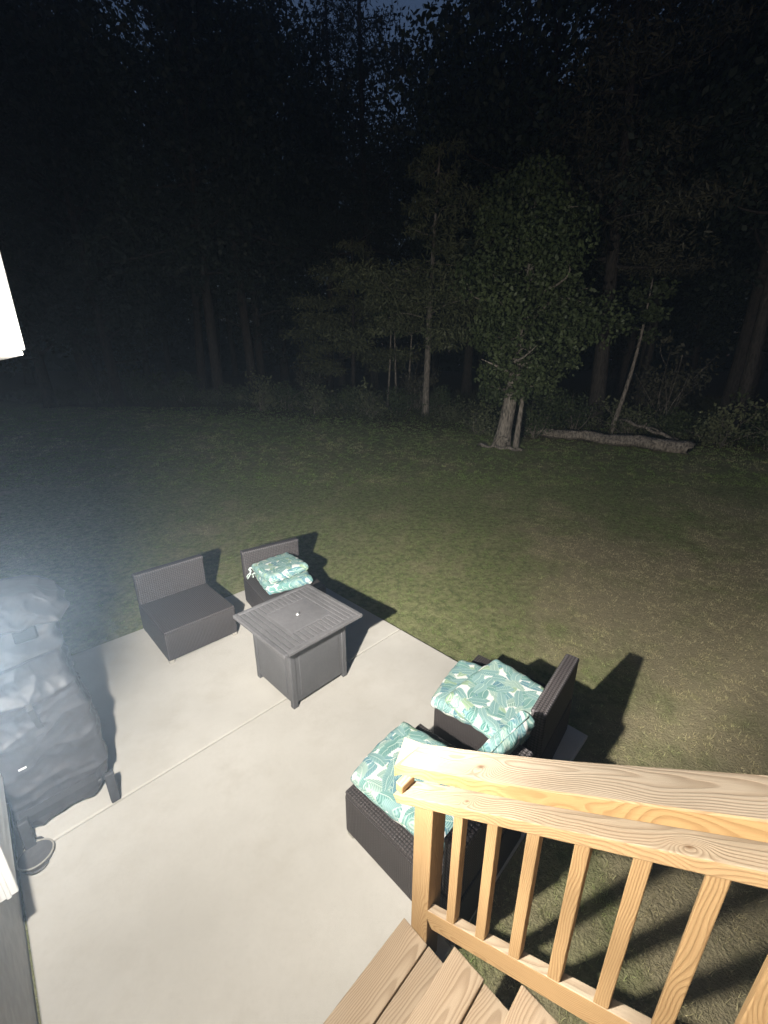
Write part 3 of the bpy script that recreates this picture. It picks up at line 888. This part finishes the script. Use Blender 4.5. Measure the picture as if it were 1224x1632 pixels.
box('bottom_shelf', (0.52, 0.38, 0.02), gl(-2.83, -0.08, 0.12), M['metal'], grill, 0.003)

# black pan by the wall
pan = thing('metal_pan', 'small round black pan with wire handles on the patio against the house foundation', 'pan', P(-2.41, -0.248, 0.0), RZ)
V, F = tube([(0, 0, 0.002), (0, 0, 0.004), (0, 0, 0.035), (0, 0, 0.04), (0, 0, 0.036), (0, 0, 0.030), (0, 0, 0.030)], [0.06, 0.072, 0.079, 0.077, 0.072, 0.068, 0.02], 32)
link('dish', mesh_from('dish', V, F, M['metal_top'], False), None, pan)
V, F = tube([(math.cos(t) * 0.078, math.sin(t) * 0.078, 0.040) for t in np.linspace(0, 2 * math.pi, 41)], [0.0045] * 41, 8, False)
link('rim', mesh_from('rim', V, F, M['foot'], True), None, pan)
for s in (1, -1):
    pts = [(s * 0.09 * 0 + math.cos(t) * 0.04 - 0.0, s * (0.088 + abs(math.sin(t)) * 0.035), 0.037 + 0.01 * math.sin(t)) for t in np.linspace(0, math.pi, 12)]
    pts = [(-0.088 - abs(y - 0) * 0 , x, z) if False else (s * -(0.072 + math.sin(t) * 0.035), math.cos(t) * 0.042, 0.037) for (x, y, z), t in zip(pts, np.linspace(0, math.pi, 12))]
    V, F = tube(pts, [0.004] * 12, 8)
    link('handle', mesh_from('handle', V, F, M['metal'], True), None, pan)

# ---------------------------------------------------------------- trees
def leaves(rs, centers, radii, n_per, size, flat=0.5, aspect=0.55, droop=0.0):
    """soup of pointed leaf quads spread around clump centres"""
    out = []
    for c, r, n in zip(centers, radii, n_per):
        n = int(n)
        p = rs.normal(size=(n, 3)); p /= np.linalg.norm(p, axis=1)[:, None] + 1e-9
        p *= (rs.uniform(0, 1, n) ** 0.45)[:, None] * r
        p = p * np.array([1, 1, flat]) + c
        p[:, 2] -= droop * ((p[:, 0] - c[0]) ** 2 + (p[:, 1] - c[1]) ** 2)
        d = rs.normal(size=(n, 3)); d[:, 2] -= 0.35; d /= np.linalg.norm(d, axis=1)[:, None]
        q = rs.normal(size=(n, 3)); q -= d * (d * q).sum(1)[:, None]; q /= np.linalg.norm(q, axis=1)[:, None]
        s = size * rs.uniform(0.6, 1.35, n)[:, None]
        out.append(np.stack([p, p + d * s * 0.5 + q * s * aspect * 0.5, p + d * s, p + d * s * 0.45 - q * s * aspect * 0.5], 1).reshape(-1, 3))
    return np.concatenate(out)

def bent(rs, p0, p1, r0, r1, n=8, wob=0.1, seg=8):
    p0, p1 = np.array(p0, float), np.array(p1, float)
    pts, rad = [], []
    off = rs.normal(size=3) * wob
    ph = rs.uniform(0, 6)
    for i in range(n):
        t = i / (n - 1)
        pts.append(p0 + (p1 - p0) * t + off * math.sin(t * math.pi) + wob * 0.3 * np.array([math.sin(5 * t + ph), math.cos(4 * t + ph), 0]) * t)
        rad.append(r0 + (r1 - r0) * t ** 0.8)
    return tube(pts, rad, seg), pts

def tree_mesh(seed, h, r0, crown0, crown_r, n_limb, n_leaf, leaf, lean=(0, 0), kind='broad', wob=0.25, flare=1.35, core=6, top_r=None, leaf_mat='leaf_a', bark='bark'):
    """origin at the foot; returns trunk mesh and crown mesh"""
    rs = np.random.RandomState(seed)
    top = np.array([lean[0], lean[1], h])
    n = 14
    off = rs.normal(size=2) * wob
    pts, rad = [], []
    for i in range(n):
        t = i / (n - 1)
        pts.append(np.array([lean[0] * t + off[0] * math.sin(t * 3.0) , lean[1] * t + off[1] * math.sin(t * 2.6), h * t - 0.15 * (i == 0)]))
        fl = 1 + (flare - 1) * math.exp(-t * h / 0.25)
        rad.append(r0 * fl * (1 - 0.88 * t) + 0.008)
    parts = [tube(pts, rad, 12, True, 0.05, random.Random(seed))]
    cen, cr = [], []
    for k in range(n_limb):
        t = crown0 + (1 - crown0) * ((k + rs.uniform(0, 1)) / n_limb) * 0.97
        i = min(int(t * (n - 1)), n - 2); f = t * (n - 1) - i
        base = pts[i] * (1 - f) + pts[i + 1] * f
        rel = (t - crown0) / (1 - crown0)
        if kind == 'pine': ext = crown_r * (1.0 - 0.75 * rel) * rs.uniform(0.55, 1.1)
        else: ext = crown_r * math.sqrt(max(0.05, 1 - (2 * rel - 0.9) ** 2)) * rs.uniform(0.5, 1.05)
        az = k * 2.4 + rs.uniform(-0.5, 0.5)
        rise = ext * (rs.uniform(-0.15, 0.2) if kind == 'pine' else rs.uniform(0.0, 0.6))
        tip = base + np.array([math.cos(az) * ext, math.sin(az) * ext, rise])
        tb, lp = bent(rs, base, tip, max(0.012, rad[i] * 0.42), 0.006, 7, 0.12 * ext, 6)
        parts.append(tb)
        m = 3 if kind == 'pine' else 2
        for j in range(m):
            fr_ = 0.45 + 0.6 * (j + 0.5) / m
            q = base + (tip - base) * min(fr_, 1.0) + rs.normal(size=3) * 0.12 * ext
            cen.append(q); cr.append(ext * (0.42 if kind == 'pine' else 0.42) * rs.uniform(0.5, 1.3) + 0.12)
            if rs.rand() < 0.6:
                parts.append(bent(rs, base + (tip - base) * 0.5, q, 0.012, 0.004, 5, 0.05, 5)[0])
    cr = np.array(cr)
    wts = cr ** 2; wts = wts / wts.sum() * n_leaf
    LV = leaves(rs, cen, cr, wts, leaf, 0.24 if kind == 'pine' else 0.75, 0.22 if kind == 'pine' else 0.6)
    V, F = join(parts)
    return mesh_from('trunk', V, F, M[bark], True), soup('crown', LV, 4, M[leaf_mat])

def plant_tree(name, meshes, x, y, label, group=None, rz=0.0, sc=1.0, sink=0.05, cat='tree'):
    t = thing(name, label, cat, (x, y, float(zg(x, y)) - sink), rz, group)
    t.scale = (sc, sc, sc)
    link('trunk', meshes[0], None, t)
    link('crown', meshes[1], None, t)
    return t

# the lit trees at the edge of the wood
big = tree_mesh(14, 6.9, 0.205, 0.18, 1.95, 32, 24000, 0.11, (0.35, 0.2), 'broad', 0.12, 1.5)
plant_tree('broadleaf_tree', big, 3.40, 12.05, 'leafy green tree with thick pale leaning trunk at the lawn edge')
comp = tree_mesh(4, 3.4, 0.075, 0.45, 0.9, 8, 1300, 0.13, (0.15, -0.1), 'broad', 0.08, 1.2)
plant_tree('young_tree', comp, 3.78, 11.9, 'thin young tree touching the thick leaning trunk')
mid = tree_mesh(6, 9.0, 0.135, 0.30, 3.0, 30, 20000, 0.19, (0.25, 0.0), 'pine', 0.15, 1.2, leaf_mat='leaf_b')
plant_tree('pine_tree', mid, 1.64, 16.9, 'slender pale-trunked pine with layered branches left of the leafy tree')
sap = tree_mesh(8, 7.0, 0.11, 0.28, 3.1, 26, 16000, 0.20, (0.1, 0.0), 'pine', 0.35, 1.2, leaf_mat='leaf_b', bark='bark_dark')
plant_tree('pine_tree', sap, -1.5, 20.6, 'crooked small pine with wide flat boughs at the wood edge')
for k, (x, y, h, ln) in enumerate(((0.14, 18.9, 5.2, 0.1), (0.55, 19.0, 5.0, -0.15), (1.02, 18.8, 5.2, 0.25))):
    m = tree_mesh(20 + k, h, 0.045, 0.6, 0.9, 7, 700, 0.18, (ln, 0.1), 'broad', 0.1, 1.1)
    plant_tree('sapling', m, x, y, ['bare straight pale sapling, farthest of three from the thick leaning trunk', 'middle sapling of three bare pale stems in the wood edge', 'slanting pale sapling of three, next to the slender pine'][k], 'saplings at the wood edge')
rb = tree_mesh(9, 13.5, 0.26, 0.36, 3.4, 34, 15000, 0.19, (-0.6, 0.3), 'pine', 0.3, 1.2, leaf_mat='leaf_d', bark='bark_dark')
plant_tree('pine_tree', rb, 7.3, 14.6, 'tall brownish pine with drooping boughs behind the fallen log')
rl_ = tree_mesh(10, 4.6, 0.07, 0.6, 0.9, 7, 900, 0.14, (0.6, 0.2), 'broad', 0.15, 1.1, bark='bark_log')
plant_tree('sapling', rl_, 7.35, 13.6, 'bare slanting grey stem behind the fallen log')
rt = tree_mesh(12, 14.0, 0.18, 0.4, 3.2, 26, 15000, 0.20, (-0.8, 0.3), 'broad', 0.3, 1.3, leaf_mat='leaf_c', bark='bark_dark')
plant_tree('broadleaf_tree', rt, 10.9, 13.0, 'dark thick-trunked tree past the end of the fallen log')

# the wood behind
kinds = [
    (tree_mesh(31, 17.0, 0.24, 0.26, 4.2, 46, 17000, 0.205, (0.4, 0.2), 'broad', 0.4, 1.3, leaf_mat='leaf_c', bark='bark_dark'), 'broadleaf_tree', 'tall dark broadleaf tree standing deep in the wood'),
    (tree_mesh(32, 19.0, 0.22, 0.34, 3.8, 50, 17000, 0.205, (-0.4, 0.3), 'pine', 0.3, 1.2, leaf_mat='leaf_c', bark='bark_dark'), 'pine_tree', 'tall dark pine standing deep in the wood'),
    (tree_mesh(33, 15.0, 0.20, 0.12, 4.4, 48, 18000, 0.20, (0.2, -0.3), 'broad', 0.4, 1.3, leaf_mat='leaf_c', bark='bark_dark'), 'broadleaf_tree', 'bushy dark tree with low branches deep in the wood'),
]
rw = random.Random(77)
spots = [(-9.9, 23.5, 1), (-6.6, 22.0, 1), (-16.2, 23.5, 0)]
for row, (y0, step) in enumerate(((19.5, 3.6), (24, 3.8), (29, 4.2), (35, 5.0))):
    hw = y0 * 0.98 + 3
    x = -hw
    while x < hw:
        px, py = x + rw.uniform(-1, 1), y0 + rw.uniform(-1.3, 1.3) - 0.22 * abs(x) * (0.6 if x > 0 else 0.15)
        clear = (row == 0 and -5 < px < 6)
        if not clear and all((px - sx) ** 2 + (py - sy) ** 2 > 4 for sx, sy, _ in spots):
            spots.append((px, py, rw.choice((0, 1, 2, 2)) if row else rw.choice((0, 1, 2))))
        x += step
for (x, y, k) in spots:
    m, nm, lab = kinds[k]
    plant_tree(nm, m, x, y, lab, 'trees of the dark wood', rw.uniform(0, 6.28), rw.uniform(0.88, 1.15))

# deep in the wood the trees read as one dark mass
rs_ = np.random.RandomState(91)
nf = 60000
fx = rs_.uniform(-75, 75, nf); fy = 46 + rs_.uniform(0, 12, nf) - 0.10 * np.abs(fx)
fz = rs_.beta(0.75, 1.6, nf) * (17 + 4 * np.sin(fx * 0.35) + 3 * np.sin(fx * 0.9 + 1)) + 2.0
cc = np.stack([fx, fy, fz], 1)
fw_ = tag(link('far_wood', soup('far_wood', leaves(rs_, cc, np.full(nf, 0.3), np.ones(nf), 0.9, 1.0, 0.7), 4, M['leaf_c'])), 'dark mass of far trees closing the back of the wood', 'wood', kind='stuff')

# shrubs
def shrub_mesh(seed, h, r, n, leaf, lm, bare=False):
    rs = np.random.RandomState(seed)
    parts, cen, cr = [], [], []
    for k in range(11):
        az = rs.uniform(0, 6.28); e = rs.uniform(0.2, 1) * r
        tip = np.array([math.cos(az) * e, math.sin(az) * e, h * rs.uniform(0.4, 1.0)])
        tb, lp = bent(rs, (rs.normal() * 0.08, rs.normal() * 0.08, -0.05), tip, 0.016, 0.004, 7, 0.15, 5)
        parts.append(tb)
        for j in (0.55, 0.8, 1.0):
            q = tip * j + rs.normal(size=3) * 0.12
            cen.append(q); cr.append(r * rs.uniform(0.2, 0.42))
            parts.append(bent(rs, tip * (j - 0.2), q, 0.007, 0.002, 4, 0.05, 4)[0])
    V, F = join(parts)
    cr = np.array(cr); w_ = cr ** 2; w_ = w_ / w_.sum() * n
    return mesh_from('stems', V, F, M['bark'], True), soup('foliage', leaves(rs, cen, cr, w_, leaf, 0.7, 0.5), 4, M[lm])
shr = [shrub_mesh(51, 1.2, 0.9, 1500, 0.10, 'leaf_a'), shrub_mesh(52, 0.9, 1.0, 1100, 0.10, 'leaf_b'), shrub_mesh(53, 1.9, 1.0, 1100, 0.11, 'leaf_d')]
sh_spots = [(-6.5, 19.2, 0), (-5.2, 18.0, 1), (-4.0, 18.4, 0), (-2.8, 17.2, 1), (-1.6, 17.6, 0), (-0.4, 16.6, 1), (0.6, 17.2, 0), (2.6, 15.9, 1), (2.2, 17.6, 0), (-7.8, 19.6, 1), (-9.5, 20.0, 0), (-11.5, 20.4, 0),
            (4.7, 13.2, 0), (3.0, 13.6, 1), (6.3, 14.1, 0), (7.7, 13.3, 1), (8.8, 12.9, 0), (9.8, 12.0, 1), (10.6, 11.4, 0), (5.6, 14.8, 0), (-13.5, 20.5, 2), (1.4, 18.0, 2), (-3.3, 19.6, 2), (9.3, 14.2, 2), (11.5, 12.4, 0)]
shl = ['green leafy bush in the undergrowth along the wood edge', 'low spreading bush in the undergrowth along the wood edge', 'tall sparse brownish bush in the undergrowth']
for (x, y, k) in sh_spots:
    t = thing('bush', shl[k], 'bush', (x, y, float(zg(x, y)) - 0.03), rw.uniform(0, 6.28), 'undergrowth bushes')
    s = rw.uniform(0.8, 1.25); t.scale = (s, s, s * rw.uniform(0.85, 1.15))
    link('stems', shr[k][0], None, t)
    link('foliage', shr[k][1], None, t)

# fallen log and small debris
def log_thing(name, label, p0, p1, r0, r1, seed, mat, stubs=3):
    rs = np.random.RandomState(seed)
    p0, p1 = np.array(p0), np.array(p1)
    o = p0.copy()
    n = 44
    pts = [(p0 + (p1 - p0) * i / (n - 1) - o) + np.array([0, 0, 0.025 * math.sin(i * 0.45)]) for i in range(n)]
    rad = [(r0 + (r1 - r0) * i / (n - 1)) for i in range(n)]
    V_, F_ = tube(pts, rad, 22)
    rr = random.Random(seed)
    ax = Vector(p1 - p0).normalized()
    for i in range(n):
        for k in range(22):
            v = V_[i * 22 + k]; c0 = Vector(pts[i])
            q = v - c0
            f = 0.72 + 0.42 * (1 - abs(mnoise.noise(Vector((i * 0.16, k * 0.9, seed))))) ** 3 + 0.16 * mnoise.noise(Vector((i * 0.05, 3.0, seed * 2.0))) + rr.uniform(-0.05, 0.05)
            q = q * f
            q.z *= 0.85
            v2 = c0 + q
            if i in (0, n - 1): v2 = v2 + ax * rr.uniform(-0.18, 0.14) * (1 if i else -1)
            V_[i * 22 + k] = v2
    parts = [(V_, F_)]
    t = thing(name, label, 'log', tuple(o))
    V, F = join(parts)
    link('stem', mesh_from('stem', V, F, mat, True), None, t)
    for k in range(stubs):
        b_ = pts[int(n * (k + 1) / (stubs + 1))]
        tip = b_ + np.array([rs.normal() * 0.2, -0.22, rs.uniform(0.08, 0.28)])
        tb, _ = bent(rs, b_, tip, 0.04, 0.015, 5, 0.04, 7)
        link('branch_stub', mesh_from('branch_stub', tb[0], tb[1], mat, True), None, t)
    return t
p0 = np.array([4.45, 13.7, 0]); p1 = np.array([8.25, 11.05, 0])
p0[2] = float(zg(p0[0], p0[1])) + 0.16; p1[2] = float(zg(p1[0], p1[1])) + 0.19
log_thing('fallen_log', 'long weathered fallen log lying along the wood edge', p0, p1, 0.15, 0.21, 5, M['bark_log'], 4)
p0 = np.array([2.75, 12.0, 0]); p1 = np.array([3.75, 11.45, 0])
p0[2] = float(zg(p0[0], p0[1])) + 0.05; p1[2] = float(zg(p1[0], p1[1])) + 0.05
log_thing('fallen_branch', 'short broken branch at the foot of the thick leaning trunk', p0, p1, 0.06, 0.045, 7, M['bark'], 2)
p0 = np.array([7.4, 13.0, 0]); p1 = np.array([8.6, 12.2, 0])
p0[2] = float(zg(p0[0], p0[1])) + 0.55; p1[2] = float(zg(p1[0], p1[1])) + 0.12
log_thing('fallen_branch', 'thin pale broken branch propped behind the fallen log', p0, p1, 0.045, 0.06, 8, M['bark'], 2)

# ---------------------------------------------------------------- grass
def grass(name, label, n_try, region, hgt, wid, seed, dens, mat, tuft=14, spread=0.015):
    rs = np.random.RandomState(seed)
    nt_ = n_try // tuft
    tx = rs.uniform(region[0], region[1], nt_); ty = rs.uniform(region[2], region[3], nt_)
    sp = spread * (0.6 + 0.8 * rs.uniform(0, 1, nt_)) * np.clip(np.hypot(tx, ty) / 6.0, 0.8, 2.0)
    ox = rs.normal(size=nt_ * tuft) * np.repeat(sp, tuft); oy = rs.normal(size=nt_ * tuft) * np.repeat(sp, tuft)
    x = np.repeat(tx, tuft) + ox; y = np.repeat(ty, tuft) + oy
    n_try = nt_ * tuft
    a = (x - y) / R2; b = (x + y) / R2
    keep = ~((a > A_EDGE - 0.004) & (a < A_END + 0.004) & (b < B_EDGE + 0.004)) & (b > -0.3)
    d = np.hypot(x, y)
    keep &= rs.uniform(0, 1, n_try) < dens(x, y, d)
    # only what the camera's side of the lawn can show, with room for a step aside
    keep &= np.abs(x) < (y + 3.5) * 1.15
    clump = np.sin(x * 9 + 2 * np.sin(y * 7)) * np.sin(y * 8.3 + 2 * np.sin(x * 6.1))
    keep &= rs.uniform(-1.6, 1, n_try) < clump
    x, y, d, ox, oy = x[keep], y[keep], d[keep], ox[keep], oy[keep]
    n = len(x)
    z = zg(x, y) - 0.004
    far = np.clip(d / 9.0, 0.55, 2.2)
    h = hgt * rs.uniform(0.45, 1.2, n) * (0.75 + 0.25 * far)
    w_ = wid * rs.uniform(0.6, 1.3, n) * far
    az = rs.uniform(0, 2 * np.pi, n)
    ln = rs.uniform(0.3, 1.6, n) * h
    lz = np.arctan2(oy, ox) + rs.normal(size=n) * 0.7
    dx, dy = np.cos(az) * w_ / 2, np.sin(az) * w_ / 2
    p0_ = np.stack([x - dx, y - dy, z], 1); p1_ = np.stack([x + dx, y + dy, z], 1)
    p2_ = np.stack([x + np.cos(lz) * ln, y + np.sin(lz) * ln, z + h], 1)
    me = soup(name, np.stack([p0_, p1_, p2_], 1).reshape(-1, 3), 3, mat)
    o = link(name, me)
    tag(o, label, 'grass', kind='stuff')
    return n
ng = grass('lawn_grass', 'short mown lawn grass with dry patches around the patio', 1250000, (-9, 11, -1.0, 9.5), 0.027, 0.0075, 1, lambda x, y, d: np.clip(1.5 - d * 0.13, 0.12, 1), M['blades'])
ng2 = grass('far_lawn_grass', 'short lawn grass running up to the wood', 330000, (-22, 22, 8.5, 19), 0.05, 0.013, 2, lambda x, y, d: np.clip(1.3 - d * 0.04, 0.3, 1), M['blades'])
ng3 = grass('tall_weeds', 'ragged tall weeds along the edge of the wood', 60000, (-20, 16, 11, 24), 0.30, 0.016, 3, lambda x, y, d: np.clip((y + 0.32 * x - 14.6) / 2.0, 0, 1) * 0.9, M['weeds'])

# ---------------------------------------------------------------- added mist standing in for lens glare from the lamp
if HAZE_DENSITY > 0:
    hz = NT('glare_mist')
    v = hz.n('VolumePrincipled', {'Color': (0.56, 0.76, 1.0, 1), 'Density': HAZE_DENSITY, 'Anisotropy': HAZE_G})
    hz.t.links.new(v.outputs[0], hz.out.inputs[1])
    hb = box('haze', (320, 380, 36), (0, 120, 16.0), hz.m)
    tag(hb, 'thin mist added for the lens glare near the house lamp', kind='stuff')
